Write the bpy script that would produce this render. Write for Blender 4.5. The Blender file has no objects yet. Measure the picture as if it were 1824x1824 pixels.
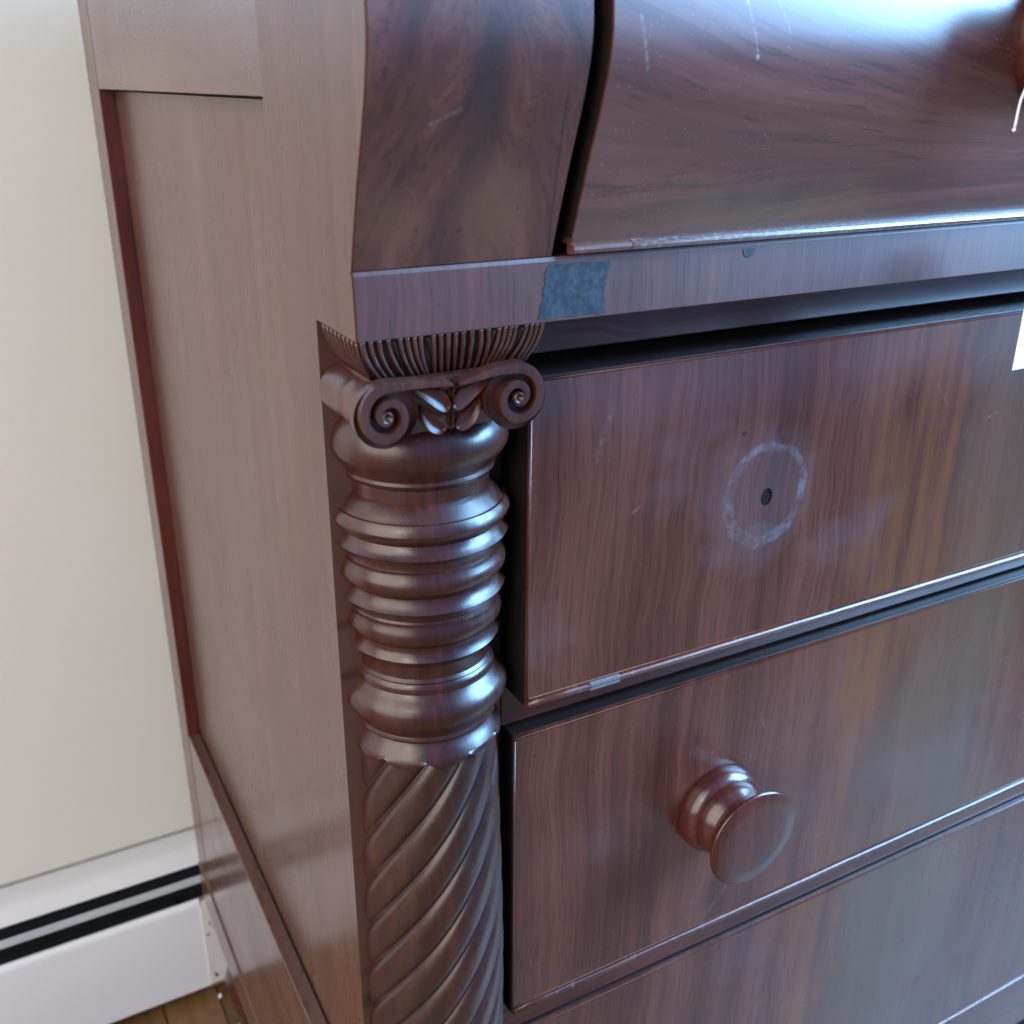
import bpy, bmesh, math, random
from mathutils import Vector, Matrix
random.seed(7)
S = bpy.context.scene
COL = S.collection
R = math.radians

# ------------------------------------------------------------------ camera
FLOOR = -0.857
cam = bpy.data.cameras.new('camera')
cam_o = bpy.data.objects.new('camera', cam); COL.objects.link(cam_o)
yaw, pitch, roll = 0.49995285, 0.39738872, -0.00744721
fw = Vector((math.sin(yaw)*math.cos(pitch), math.cos(yaw)*math.cos(pitch), -math.sin(pitch)))
rt = Vector((math.cos(yaw), -math.sin(yaw), 0)); dn = fw.cross(rt)
rt2 = rt*math.cos(roll) + dn*math.sin(roll); dn2 = -rt*math.sin(roll) + dn*math.cos(roll)
Mx = Matrix((rt2, -dn2, -fw)).transposed().to_4x4()
Mx.translation = Vector((-0.1153, -0.3615, 0.0813))
cam_o.matrix_world = Mx
cam.sensor_width = 36; cam.sensor_fit = 'HORIZONTAL'
cam.lens = 36*1812.77/1824
cam.clip_start = 0.01; cam.clip_end = 50
cam.dof.use_dof = True; cam.dof.focus_distance = 0.47; cam.dof.aperture_fstop = 14
S.camera = cam_o

# ------------------------------------------------------------------ world, lamps, exposure
W = bpy.data.worlds.new('World'); S.world = W; W.use_nodes = True
bg = W.node_tree.nodes['Background']
bg.inputs[0].default_value = (0.24, 0.42, 1.0, 1); bg.inputs[1].default_value = 0.70

def area_lamp(name, loc, target, sx, sy, power, col):
    L = bpy.data.lights.new(name, 'AREA'); L.shape = 'RECTANGLE'; L.size = sx; L.size_y = sy
    L.energy = power; L.color = col
    o = bpy.data.objects.new(name, L); COL.objects.link(o)
    o.location = loc
    d = Vector(target)-Vector(loc)
    o.rotation_euler = d.to_track_quat('-Z', 'Y').to_euler()
    return o
# daylight from a window on the right, and from a small one behind the camera on the left
area_lamp('window_light_right', (2.0, -0.90, 0.92), (0.2, -0.35, 0.20), 1.30, 1.60, 310, (0.28, 0.58, 1.0))
area_lamp('fill_light_left', (-2.1, -0.85, 0.80), (0.0, 0.25, -0.20), 2.4, 2.6, 94, (1.0, 0.90, 0.735))  # added broad fill for the wall and chest side, not a window
area_lamp('window_light_back', (-1.7, -1.55, 1.10), (0.0, 0.0, -0.20), 0.20, 0.26, 5, (0.90, 0.96, 1.0))

vs = S.view_settings
vs.view_transform = 'Standard'; vs.look = 'None'; vs.exposure = 0; vs.gamma = 1; vs.use_curve_mapping = False
S.render.engine = 'CYCLES'
S.cycles.use_denoising = True
S.cycles.max_bounces = 8

# ------------------------------------------------------------------ node helper
class M:
    def __init__(s, name):
        s.m = bpy.data.materials.new(name); s.m.use_nodes = True
        s.t = s.m.node_tree; s.n = s.t.nodes; s.b = s.n['Principled BSDF']
        c = s.n.new('ShaderNodeTexCoord'); s.co = c.outputs['Object']
        sp = s.n.new('ShaderNodeSeparateXYZ'); s.t.links.new(s.co, sp.inputs[0])
        s.x, s.y, s.z = sp.outputs
    def put(s, sock, v):
        if isinstance(v, bpy.types.NodeSocket): s.t.links.new(v, sock)
        elif isinstance(v, (tuple, list)) and len(v) == 3 and sock.type == 'RGBA': sock.default_value = (*v, 1)
        else: sock.default_value = v
    def math(s, op, a, b=0.0, c=0.0, clamp=False):
        n = s.n.new('ShaderNodeMath'); n.operation = op; n.use_clamp = clamp
        for i, v in enumerate((a, b, c)): s.put(n.inputs[i], v)
        return n.outputs[0]
    def add(s, a, b): return s.math('ADD', a, b)
    def sub(s, a, b): return s.math('SUBTRACT', a, b)
    def mul(s, a, b): return s.math('MULTIPLY', a, b)
    def vec(s, x, y, z):
        n = s.n.new('ShaderNodeCombineXYZ')
        for i, v in enumerate((x, y, z)): s.put(n.inputs[i], v)
        return n.outputs[0]
    def noise(s, v, scale=1.0, detail=3.0, rough=0.55, dist=0.0):
        n = s.n.new('ShaderNodeTexNoise'); s.put(n.inputs['Vector'], v)
        n.inputs['Scale'].default_value = scale; n.inputs['Detail'].default_value = detail
        n.inputs['Roughness'].default_value = rough; n.inputs['Distortion'].default_value = dist
        return n.outputs['Fac']
    def step(s, v, a, b):
        n = s.n.new('ShaderNodeMapRange'); n.interpolation_type = 'SMOOTHSTEP'
        s.put(n.inputs[0], v); n.inputs[1].default_value = a; n.inputs[2].default_value = b
        return n.outputs[0]
    def mix(s, f, a, b):
        n = s.n.new('ShaderNodeMix'); n.data_type = 'RGBA'
        s.put(n.inputs[0], f); s.put(n.inputs[6], a); s.put(n.inputs[7], b)
        return n.outputs[2]
    def ramp(s, f, stops):
        n = s.n.new('ShaderNodeValToRGB'); s.put(n.inputs[0], f); e = n.color_ramp.elements
        while len(e) < len(stops): e.new(0.5)
        for el, (p, c) in zip(e, stops): el.position = p; el.color = (*c, 1)
        return n.outputs[0]
    def seg(s, a, b, w, soft=0.5):
        m = s.seg0(a, b, w*1.1, 0.0)
        return s.mul(m, s.step(s.noise(s.vec(s.mul(s.x, 420.0), 0.3, s.mul(s.z, 420.0)), 1.0, 3.0), 0.30, 0.75))
    def seg0(s, a, b, w, soft=0.5):
        """mask of a thin stroke from a to b in the x,z plane"""
        ax, az = a; bx, bz = b; dx, dz = bx-ax, bz-az; L2 = dx*dx+dz*dz
        px = s.sub(s.x, ax); pz = s.sub(s.z, az)
        h = s.math('DIVIDE', s.add(s.mul(px, dx), s.mul(pz, dz)), L2, clamp=True)
        ex = s.sub(px, s.mul(h, dx)); ez = s.sub(pz, s.mul(h, dz))
        d = s.math('SQRT', s.add(s.mul(ex, ex), s.mul(ez, ez)))
        return s.step(d, w, w*soft)
    def spot(s, cx, cz, rx, rz, a=1.0, b=0.6, warp=None):
        ex = s.math('DIVIDE', s.sub(s.x, cx), rx); ez = s.math('DIVIDE', s.sub(s.z, cz), rz)
        d = s.math('SQRT', s.add(s.mul(ex, ex), s.mul(ez, ez)))
        if warp is not None: d = s.add(d, warp)
        return s.step(d, a, b)
    def bump(s, h, strength, dist=0.001):
        n = s.n.new('ShaderNodeBump'); n.inputs['Strength'].default_value = strength
        n.inputs['Distance'].default_value = dist; s.put(n.inputs['Height'], h)
        return n.outputs[0]
    def done(s, col, rough=0.4, normal=None, spec=0.5, coat=0.0, coat_rough=0.1, metal=0.0):
        b = s.b; s.put(b.inputs['Base Color'], col); s.put(b.inputs['Roughness'], rough)
        b.inputs['Specular IOR Level'].default_value = spec
        s.put(b.inputs['Coat Weight'], coat); s.put(b.inputs['Coat Roughness'], coat_rough)
        b.inputs['Metallic'].default_value = metal
        if normal is not None: s.put(b.inputs['Normal'], normal)
        return s.m

DK = (0.032, 0.0085, 0.0060)
MD = (0.092, 0.0255, 0.0155)
LT = (0.170, 0.060, 0.0330)

ALB = 0.61
def wood(name, grain='Z', dk=DK, md=MD, lt=LT, stripe=55, fine=420, rough=0.33, coat=0.25, coat_rough=0.2,
         patch=6.0, extra=None, spec=0.5, bump=0.25, seed=0.0, uv=None, wave=0.004, lo=0.36, hi=0.74, purple=1.05):
    k = M(name)
    coat = min(1.0, coat*1.15); dk, md, lt = [(q[0]*ALB*1.30, q[1]*ALB*1.05, q[2]*ALB*purple) for q in (dk, md, lt)]
    big = k.noise(k.co, 9.0, 2.0)
    if uv is not None: s, u = uv(k)
    elif grain == 'Z': s, u = k.x, k.z
    elif grain == 'X': s, u = k.z, k.x
    else: s, u = k.z, k.y
    third = k.y if grain != 'Y' else k.x
    s = k.add(s, k.mul(k.sub(k.noise(k.vec(k.mul(s, 6.0), seed, k.mul(u, 9.0)), 1.0, 3.0), 0.5), wave*6))
    n1 = k.noise(k.vec(k.mul(s, stripe), k.mul(third, 20.0), k.mul(u, 1.6)), 1.0, 4.0, 0.6)
    n2 = k.noise(k.vec(k.mul(s, fine), k.mul(third, 90.0), k.mul(u, 9.0)), 1.0, 3.0, 0.6)
    n3 = k.noise(k.vec(k.mul(s, patch*2.2), seed+3.1, k.mul(u, patch)), 1.0, 3.0)
    pore = k.noise(k.vec(k.mul(s, fine*2.4), k.mul(third, 200.0), k.mul(u, 45.0)), 1.0, 2.0)
    f = k.add(k.add(k.mul(n1, 0.48), k.mul(n2, 0.26)), k.mul(n3, 0.34))
    f = k.step(f, lo, hi)
    col = k.ramp(f, [(0.0, dk), (0.5, md), (1.0, lt)])
    col = k.mix(k.mul(k.step(pore, 0.57, 0.70), 0.55), col, (0.02, 0.008, 0.006))
    rg = k.add(rough, k.mul(k.sub(big, 0.5), 0.18))
    rg = k.add(rg, k.mul(k.sub(n2, 0.5), 0.08))
    hb = k.add(k.mul(n2, 0.4), k.add(k.mul(pore, 0.25), k.mul(big, 2.0)))
    if extra: col, rg = extra(k, col, rg)
    return k.done(col, rg, k.bump(hb, bump, 0.0006), spec=spec, coat=coat, coat_rough=coat_rough)

def dust(k, col, rg, thr=0.735, amt=0.55, scale=900):
    thr += 0.075; amt *= 0.4; scale *= 1.6
    sp = k.noise(k.co, scale, 0.0)
    m = k.mul(k.step(sp, thr, thr+0.04), amt)
    return k.mix(m, col, (0.42, 0.40, 0.42)), rg

# --- the veneered lower drawers: upright stripes, an amber and a grey-olive flitch towards the right
def drawer_extra(seed, first=False):
    def fx(k, col, rg):
        w = k.sub(k.noise(k.vec(k.mul(k.x, 14.0), seed, k.mul(k.z, 9.0)), 1.0, 4.0), 0.5)
        w2 = k.sub(k.noise(k.vec(k.mul(k.x, 34.0), seed+2, k.mul(k.z, 13.0)), 1.0, 4.0, 0.65), 0.5)
        ww = k.add(k.x, k.add(k.mul(w, 0.13), k.mul(w2, 0.07)))
        am = k.mul(k.step(ww, 0.268, 0.305), k.step(ww, 0.352, 0.325))
        st = k.noise(k.vec(k.mul(k.x, 70.0), 0.0, k.mul(k.z, 5.0)), 1.0, 4.0)
        col = k.mix(k.mul(am, k.step(st, 0.30, 0.66)), col, (0.135, 0.043, 0.017))
        ol = k.mul(k.step(ww, 0.322, 0.372), k.step(ww, 0.485, 0.420))
        col = k.mix(k.mul(ol, k.add(0.20, k.mul(st, 0.65))), col, (0.098, 0.060, 0.036))
        # joints between sheets of veneer
        for jx, sl in ((0.1235, 0.010),):
            d = k.math('ABSOLUTE', k.sub(k.sub(k.x, jx), k.add(k.mul(k.z, sl), k.mul(w, 0.003))))
            col = k.mix(k.mul(k.step(d, 0.0008, 0.0001), k.mul(k.step(w, -0.02, 0.10), 0.5)), col, (0.014, 0.006, 0.005))
        # dry bloom of the old finish
        bl = k.step(k.noise(k.vec(k.mul(k.x, 9.0), seed+5, k.mul(k.z, 14.0)), 1.0, 4.0), 0.52, 0.72)
        if first:
            top = k.step(k.add(k.z, k.mul(w, 0.05)), -0.075, -0.030)
            bl = k.math('MAXIMUM', bl, k.mul(top, 0.9))
            wp = k.mul(k.sub(k.noise(k.vec(k.mul(k.x, 60.0), 1.7, k.mul(k.z, 60.0)), 1.0, 3.0, 0.6), 0.5), 0.36)
            out = k.spot(0.2085, -0.1000, 0.0262, 0.0285, 1.03, 0.95, wp)
            inn = k.spot(0.2095, -0.0985, 0.0205, 0.0228, 1.04, 0.90, wp)
            ring = k.mul(k.sub(out, inn), k.add(0.25, k.mul(k.step(k.noise(k.co, 230.0, 5.0, 0.7), 0.25, 0.75), 0.75)))
            ring = k.mul(ring, k.add(0.35, k.mul(k.step(k.noise(k.co, 48.0, 3.0), 0.36, 0.62), 0.75)))
            hal = k.mul(k.spot(0.2040, -0.102, 0.037, 0.040, 1.1, 0.7, k.mul(wp, 2.2)), 0.20)
            sm = k.mul(k.spot(0.2065, -0.1205, 0.017, 0.010, 1.1, 0.5, wp), 0.35)
            mk = k.math('MAXIMUM', k.math('MAXIMUM', ring, hal), sm)
            col = k.mix(k.mul(mk, 0.50), col, (0.18, 0.18, 0.215))
            rg = k.add(rg, k.mul(mk, 0.18))
            for a, b, wd, am_ in (((0.362, -0.083), (0.371, -0.081), 0.0004, 0.9), ((0.1315, -0.0935), (0.136, -0.0915), 0.0012, 0.5),
                             ((0.118, -0.0445), (0.111, -0.066), 0.0030, 0.22), ((0.34, -0.060), (0.352, -0.047), 0.0007, 0.4),
                             ((0.318, -0.058), (0.330, -0.072), 0.0007, 0.3), ((0.352, -0.075), (0.347, -0.092), 0.0006, 0.4)):
                col = k.mix(k.mul(k.seg(a, b, wd*0.8, 0.2), am_*0.5), col, (0.30, 0.30, 0.36))
        else:
            for a, b, wd, am_ in (((0.236, -0.242), (0.238, -0.248), 0.0009, 0.6), ((0.224, -0.3540), (0.203, -0.3800), 0.0028, 0.28),
                             ((0.0885, -0.34), (0.0905, -0.352), 0.0004, 0.5), ((0.148, -0.292), (0.147, -0.293), 0.0008, 0.6),
                             ((0.300, -0.232), (0.311, -0.222), 0.0009, 0.3)):
                col = k.mix(k.mul(k.seg(a, b, wd*0.8, 0.2), am_*0.5), col, (0.30, 0.30, 0.36))
        col = k.mix(k.mul(bl, 0.13), col, (0.16, 0.13, 0.16))
        rg = k.add(rg, k.mul(bl, 0.10))
        # small dents
        de = k.step(k.noise(k.co, 190.0, 1.0), 0.755, 0.80)
        col = k.mix(k.mul(de, 0.6), col, (0.016, 0.007, 0.006))
        return dust(k, col, rg, 0.75, 0.45, 800)
    return fx

wood_d1 = wood('mahogany_drawer_upper', 'Z', lo=0.32, hi=0.78, dk=(0.040, 0.0115, 0.0080), md=(0.104, 0.034, 0.0225), lt=(0.165, 0.066, 0.044), seed=1.0, extra=drawer_extra(1.0, True), rough=0.29, coat=0.10, coat_rough=0.22)
wood_d2 = wood('mahogany_drawer_middle', 'Z', lo=0.32, hi=0.78, dk=(0.040, 0.0115, 0.0080), md=(0.104, 0.034, 0.0225), lt=(0.165, 0.066, 0.044), seed=4.0, extra=drawer_extra(1.3), rough=0.29, coat=0.10, coat_rough=0.22)
wood_d3 = wood('mahogany_drawer_lower', 'Z', lo=0.32, hi=0.78, dk=(0.040, 0.0115, 0.0080), md=(0.104, 0.034, 0.0225), lt=(0.165, 0.066, 0.044), seed=8.0, extra=drawer_extra(1.6), rough=0.29, coat=0.10, coat_rough=0.22)

# --- crotch figure on the curved block: feathers falling away from a dark spine
def block_uv(k):
    wob = k.mul(k.sub(k.noise(k.vec(k.mul(k.x, 12.0), 0.0, k.mul(k.z, 18.0)), 1.0, 2.0), 0.5), 0.03)
    a = k.math('ABSOLUTE', k.sub(k.add(k.x, wob), k.add(0.036, k.mul(k.z, 0.05))))
    return k.mul(k.add(k.z, k.mul(a, 1.9)), 0.55), k.mul(a, 8.0)
def block_extra(k, col, rg):
    wob = k.mul(k.sub(k.noise(k.vec(k.mul(k.x, 30.0), 0.0, k.mul(k.z, 30.0)), 1.0, 3.0), 0.5), 0.022)
    a = k.math('ABSOLUTE', k.sub(k.add(k.x, wob), k.add(0.028, k.mul(k.z, 0.16))))
    col = k.mix(k.mul(k.step(a, 0.0095, 0.002), k.mul(k.step(k.z, 0.125, 0.09), 0.72)), col, (0.026, 0.010, 0.010))
    warm = k.mul(k.spot(0.050, 0.042, 0.022, 0.024, 1.1, 0.2, wob), 0.60)
    warm2 = k.mul(k.spot(0.014, 0.040, 0.018, 0.014, 1.1, 0.2, wob), 0.45)
    col = k.mix(k.math('MAXIMUM', warm, warm2), col, (0.135, 0.056, 0.030))
    fl = k.noise(k.vec(k.mul(k.x, 260.0), 0.0, k.mul(k.z, 150.0)), 1.0, 1.0)
    col = k.mix(k.mul(k.step(fl, 0.68, 0.76), 0.65), col, (0.02, 0.008, 0.007))
    col = k.mix(k.mul(k.seg((0.0215, 0.0698), (0.0315, 0.0742), 0.0009, 0.1), 0.16), col, (0.40, 0.42, 0.50))
    cr = k.math('ABSOLUTE', k.sub(k.x, k.sub(0.0735, k.mul(k.math('MAXIMUM', k.sub(k.z, 0.028), 0.0), 0.09))))
    col = k.mix(k.mul(k.step(cr, 0.0005, 0.0001), k.mul(k.step(k.z, 0.092, 0.07), 0.8)), col, (0.010, 0.004, 0.004))
    return dust(k, col, rg, 0.76, 0.35)
wood_block = wood('mahogany_crotch_block', dk=(0.036, 0.011, 0.008), md=(0.105, 0.036, 0.024), lt=(0.18, 0.074, 0.048), extra=block_extra, uv=block_uv, stripe=70, fine=260, rough=0.42, coat=0.30, coat_rough=0.38, wave=0.006, lo=0.30, hi=0.80)

# --- swept figure on the curved top drawer
def sweep_uv(k):
    ex = k.math('POWER', 2.718, k.mul(k.sub(k.x, 0.085), -10.0))
    v = k.math('DIVIDE', k.sub(k.z, 0.050), k.add(1.0, k.mul(ex, 3.6)))
    v = k.add(v, k.mul(k.sub(k.noise(k.vec(k.mul(k.x, 7.0), 2.0, k.mul(k.z, 12.0)), 1.0, 2.0), 0.5), 0.006))
    return k.mul(v, 2.2), k.mul(k.x, 0.8)
def sweep_extra(k, col, rg):
    col = k.mix(k.mul(k.seg((0.0835, 0.0445), (0.118, 0.0475), 0.00055, 0.2), 0.9), col, (0.012, 0.005, 0.004))
    col = k.mix(k.mul(k.seg((0.118, 0.0475), (0.166, 0.0530), 0.00050, 0.2), 0.8), col, (0.012, 0.005, 0.004))
    col = k.mix(k.mul(k.seg((0.116, 0.0965), (0.131, 0.1085), 0.0007, 0.2), 0.7), col, (0.014, 0.006, 0.008))
    for a, b, w, am in (((0.1363, 0.1084), (0.1427, 0.0925), 0.0006, 0.6), ((0.1499, 0.1089), (0.1565, 0.0986), 0.0006, 0.35),
                        ((0.1430, 0.0910), (0.1432, 0.0905), 0.0013, 0.9), ((0.093, 0.102), (0.0975, 0.0865), 0.0010, 0.35)):
        col = k.mix(k.mul(k.seg(a, b, w*0.85, 0.2), am*0.7), col, (0.50, 0.53, 0.58))
    ol = k.mul(k.spot(0.17, 0.030, 0.12, 0.022, 1.1, 0.1, k.mul(k.sub(k.noise(k.co, 25.0, 3.0), 0.5), 1.2)), 0.40)
    col = k.mix(ol, col, (0.17, 0.098, 0.060))
    cracks = k.noise(k.vec(k.mul(k.x, 30.0), 0.0, k.mul(k.z, 420.0)), 1.0, 2.0)
    col = k.mix(k.mul(k.step(cracks, 0.66, 0.72), k.mul(k.step(k.x, 0.16, 0.10), 0.45)), col, (0.016, 0.007, 0.006))
    return dust(k, col, rg, 0.715, 0.50, 620)
wood_sweep = wood('mahogany_swept_drawer', dk=(0.046, 0.0140, 0.0115), md=(0.124, 0.043, 0.034), lt=(0.20, 0.085, 0.064), extra=sweep_extra, uv=sweep_uv, stripe=46, fine=300, rough=0.40, coat=0.85, coat_rough=0.33, wave=0.0012, lo=0.34, hi=0.76)

def frieze_extra(k, col, rg):
    col = k.mix(k.mul(k.seg0((0.2205, 0.0215), (0.2195, 0.0015), 0.0003, 0.0), 0.8), col, (0.014, 0.006, 0.005))
    col = k.mix(k.mul(k.seg0((0.030, 0.0115), (0.0305, 0.0112), 0.0006, 0.0), 0.8), col, (0.014, 0.006, 0.005))
    return dust(k, col, rg, 0.77, 0.4)
wood_frieze = wood('mahogany_frieze', 'Z', dk=(0.045, 0.016, 0.012), md=(0.105, 0.040, 0.026), lt=(0.165, 0.072, 0.045),
                   stripe=70, seed=2.2, rough=0.40, coat=0.55, coat_rough=0.36, lo=0.18, hi=0.92, extra=frieze_extra)
wood_rail = wood('mahogany_rail', 'X', seed=3.3, rough=0.36)
wood_side = wood('mahogany_side', 'Z', seed=0.0, uv=lambda k: (k.y, k.z), dk=(0.080, 0.043, 0.029), md=(0.122, 0.069, 0.047), lt=(0.162, 0.098, 0.069),
                 stripe=60, fine=420, lo=0.24, hi=0.84, rough=0.27, coat=0.08, coat_rough=0.14, spec=0.42, wave=0.001, bump=0.04, purple=1.0)
wood_side_x = wood('mahogany_side_rail', 'Y', seed=6.0, dk=(0.080, 0.043, 0.029), md=(0.122, 0.069, 0.047), lt=(0.162, 0.098, 0.069),
                   stripe=38, fine=330, rough=0.28, coat=0.28, coat_rough=0.14, bump=0.04)
wood_ledge = wood('mahogany_edge_red', 'Z', dk=(0.040, 0.010, 0.006), md=(0.095, 0.024, 0.013), lt=(0.14, 0.045, 0.024), uv=lambda k: (k.x, k.z), rough=0.42, coat=0.0)
def turned_wear(k, col, rg):
    n = k.noise(k.vec(k.mul(k.x, 55.0), k.mul(k.y, 55.0), k.mul(k.z, 75.0)), 1.0, 5.0, 0.65)
    rg = k.add(rg, k.mul(k.step(n, 0.42, 0.70), 0.16))
    sp = k.step(k.noise(k.co, 330.0, 3.0), 0.62, 0.74)
    col = k.mix(k.mul(sp, 0.45), col, (0.012, 0.006, 0.005))
    du = k.step(k.noise(k.co, 900.0, 1.0), 0.78, 0.84)
    col = k.mix(k.mul(du, 0.30), col, (0.30, 0.29, 0.30))
    return col, rg
wood_turn = wood('mahogany_turned', 'Z', dk=(0.020, 0.0052, 0.0036), md=(0.050, 0.0130, 0.0078), lt=(0.095, 0.029, 0.0155),
                 stripe=40, rough=0.29, coat=0.18, coat_rough=0.26, bump=0.22, extra=turned_wear)
wood_shaft = wood('mahogany_twisted_shaft', 'Z', dk=(0.022, 0.0074, 0.0052), md=(0.050, 0.0172, 0.0108), lt=(0.092, 0.034, 0.019),
                  stripe=40, rough=0.34, coat=0.32, coat_rough=0.28, bump=0.3, extra=turned_wear)
wood_carve = wood('mahogany_carved', 'Z', dk=(0.035, 0.012, 0.009), md=(0.075, 0.027, 0.018), lt=(0.125, 0.050, 0.032), stripe=60, rough=0.36, coat=0.20, coat_rough=0.25)
wood_leaf = wood('mahogany_carved_leaf', 'Z', dk=(0.040, 0.013, 0.009), md=(0.085, 0.028, 0.018), lt=(0.14, 0.052, 0.032), stripe=60, rough=0.42, coat=0.0)
wood_groove = wood('shaded_carved_ground', 'Z', dk=(0.010, 0.004, 0.003), md=(0.022, 0.008, 0.006), lt=(0.04, 0.015, 0.010), rough=0.5, coat=0.0)  # carved wood darkened in colour for the shade between the ribs
wood_rib = wood('mahogany_rib_lit', 'Z', dk=(0.05, 0.017, 0.012), md=(0.10, 0.038, 0.026), lt=(0.16, 0.066, 0.044), rough=0.32, coat=0.45, coat_rough=0.2)  # lighter carved wood, standing in for the light the ribs catch
wood_edge = wood('bare_drawer_edge', 'X', dk=(0.010, 0.007, 0.006), md=(0.020, 0.014, 0.012), lt=(0.035, 0.024, 0.020), rough=0.34, coat=0.5, coat_rough=0.28)
wood_knob = wood('mahogany_knob', 'Z', dk=(0.040, 0.0105, 0.0075), md=(0.075, 0.020, 0.014), lt=(0.11, 0.034, 0.024),
                 stripe=60, rough=0.27, coat=0.25, coat_rough=0.15, bump=0.15)
def bead_extra(k, col, rg):
    br = k.noise(k.vec(k.mul(k.x, 260.0), k.mul(k.y, 300.0), k.mul(k.z, 300.0)), 1.0, 2.0)
    col = k.mix(k.mul(k.step(br, 0.58, 0.70), 0.35), col, (0.20, 0.15, 0.14))
    nk = k.step(k.noise(k.vec(k.mul(k.x, 75.0), k.mul(k.y, 40.0), k.mul(k.z, 30.0)), 1.0, 4.0, 0.7), 0.64, 0.70)
    return k.mix(k.mul(nk, 0.8), col, (0.015, 0.007, 0.006)), k.add(rg, k.mul(nk, 0.35))
wood_bead = wood('mahogany_bead', 'X', dk=(0.05, 0.016, 0.010), md=(0.12, 0.042, 0.024), lt=(0.19, 0.080, 0.050), rough=0.34, coat=0.25, coat_rough=0.25, extra=bead_extra, bump=0.9)
def alli_extra(k, col, rg):
    br = k.noise(k.vec(k.mul(k.x, 420.0), k.mul(k.y, 500.0), k.mul(k.z, 500.0)), 1.0, 3.0)
    return k.mix(k.mul(k.step(br, 0.52, 0.62), 0.5), col, (0.25, 0.23, 0.23)), k.add(rg, k.mul(br, -0.05))
wood_bead_rough = wood('crazed_bead', 'X', dk=(0.05, 0.018, 0.012), md=(0.11, 0.045, 0.03), lt=(0.20, 0.10, 0.07), rough=0.26, coat=0.5, coat_rough=0.12, extra=alli_extra, bump=1.0)

def bare_extra(k, col, rg):
    n = k.noise(k.co, 420.0, 4.0)
    return k.mix(k.step(n, 0.35, 0.75), (0.020, 0.026, 0.034), (0.040, 0.050, 0.064)), k.add(0.30, k.mul(n, 0.15))
bare_patch = wood('exposed_ground_patch', extra=bare_extra, coat=0.2, purple=1.0)
k = M('pale_filler'); bare_chip = k.done(k.mix(k.noise(k.co, 500, 3), (0.08, 0.085, 0.095), (0.17, 0.175, 0.19)), 0.38, k.bump(k.noise(k.co, 900, 2), 0.4, 0.0005))
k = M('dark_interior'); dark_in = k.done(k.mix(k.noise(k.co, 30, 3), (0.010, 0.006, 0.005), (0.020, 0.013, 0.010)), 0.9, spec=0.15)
k = M('bare_hole_wood'); hole_m = k.done(k.mix(k.noise(k.co, 300, 3), (0.010, 0.007, 0.004), (0.020, 0.014, 0.007)), 0.85, spec=0.1)

k = M('cream_wall_paint')
g = k.noise(k.co, 5.0, 4.0)
c = k.mix(g, (0.735, 0.712, 0.622), (0.775, 0.752, 0.662))
dm = k.step(k.noise(k.vec(k.mul(k.x, 26.0), 0.0, k.mul(k.z, 16.0)), 1.0, 3.0), 0.70, 0.80)
c = k.mix(k.mul(dm, 0.25), c, (0.46, 0.43, 0.38))
wall_m = k.done(c, 0.55, k.bump(k.add(k.noise(k.co, 260.0, 3.0), k.mul(k.noise(k.co, 18.0, 3.0), 3.0)), 0.12, 0.001), spec=0.35)
k = M('heater_cream_paint')
c = k.mix(k.noise(k.co, 14.0, 4.0), (0.62, 0.61, 0.57), (0.70, 0.69, 0.65))
hood_m = k.done(c, 0.45, k.bump(k.noise(k.co, 30.0, 3.0), 0.1, 0.001))
k = M('heater_damper_shaded'); damper_m = k.done(k.mix(k.noise(k.co, 30, 3), (0.34, 0.35, 0.35), (0.44, 0.45, 0.45)), 0.45)  # hood paint greyed for the shade between the slots
k = M('heater_white_enamel')
c = k.mix(k.noise(k.co, 8.0, 4.0), (0.73, 0.74, 0.72), (0.78, 0.79, 0.77))
sm = k.step(k.noise(k.vec(k.mul(k.x, 70.0), 0.0, k.mul(k.z, 40.0)), 1.0, 3.0), 0.72, 0.82)
c = k.mix(k.mul(sm, 0.35), c, (0.45, 0.42, 0.38))
panel_m = k.done(c, 0.34, k.bump(k.noise(k.co, 22.0, 3.0), 0.08, 0.001))
k = M('heater_end_cap_chipped')
n = k.noise(k.co, 110.0, 4.0)
lo = k.step(k.z, FLOOR+0.040, FLOOR+0.012); hi = k.step(k.z, -0.742, -0.722)
m = k.step(k.add(n, k.mul(k.math('MAXIMUM', lo, k.mul(hi, 0.7)), 0.20)), 0.66, 0.70)
c = k.mix(m, (0.68, 0.655, 0.61), k.mix(k.noise(k.co, 300, 2), (0.10, 0.06, 0.035), (0.30, 0.22, 0.15)))
cap_m = k.done(c, 0.45, k.bump(m, 0.5, -0.001))
k = M('heater_dark_metal'); dark_metal = k.done(k.mix(k.noise(k.co, 40, 3), (0.010, 0.013, 0.014), (0.022, 0.027, 0.028)), 0.55)
k = M('grimy_joint'); joint_m = k.done(k.mix(k.noise(k.vec(k.mul(k.x, 90.0), 0.0, 0.0), 1.0, 3.0), (0.20, 0.19, 0.17), (0.40, 0.38, 0.34)), 0.8)
k = M('fin_metal'); fin_m = k.done((0.03, 0.033, 0.035), 0.5)
k = M('floor_oak')
n1 = k.noise(k.vec(k.mul(k.x, 70.0), k.mul(k.y, 4.0), 0.0), 1.0, 4.0)
n2 = k.noise(k.vec(k.mul(k.x, 500.0), k.mul(k.y, 20.0), 0.0), 1.0, 3.0)
oi = k.n.new('ShaderNodeObjectInfo')
f = k.add(k.add(k.mul(n1, 0.6), k.mul(n2, 0.25)), k.mul(oi.outputs['Random'], 0.25))
c = k.ramp(f, [(0.3, (0.075, 0.032, 0.011)), (0.55, (0.160, 0.078, 0.030)), (0.8, (0.22, 0.12, 0.052))])
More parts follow.
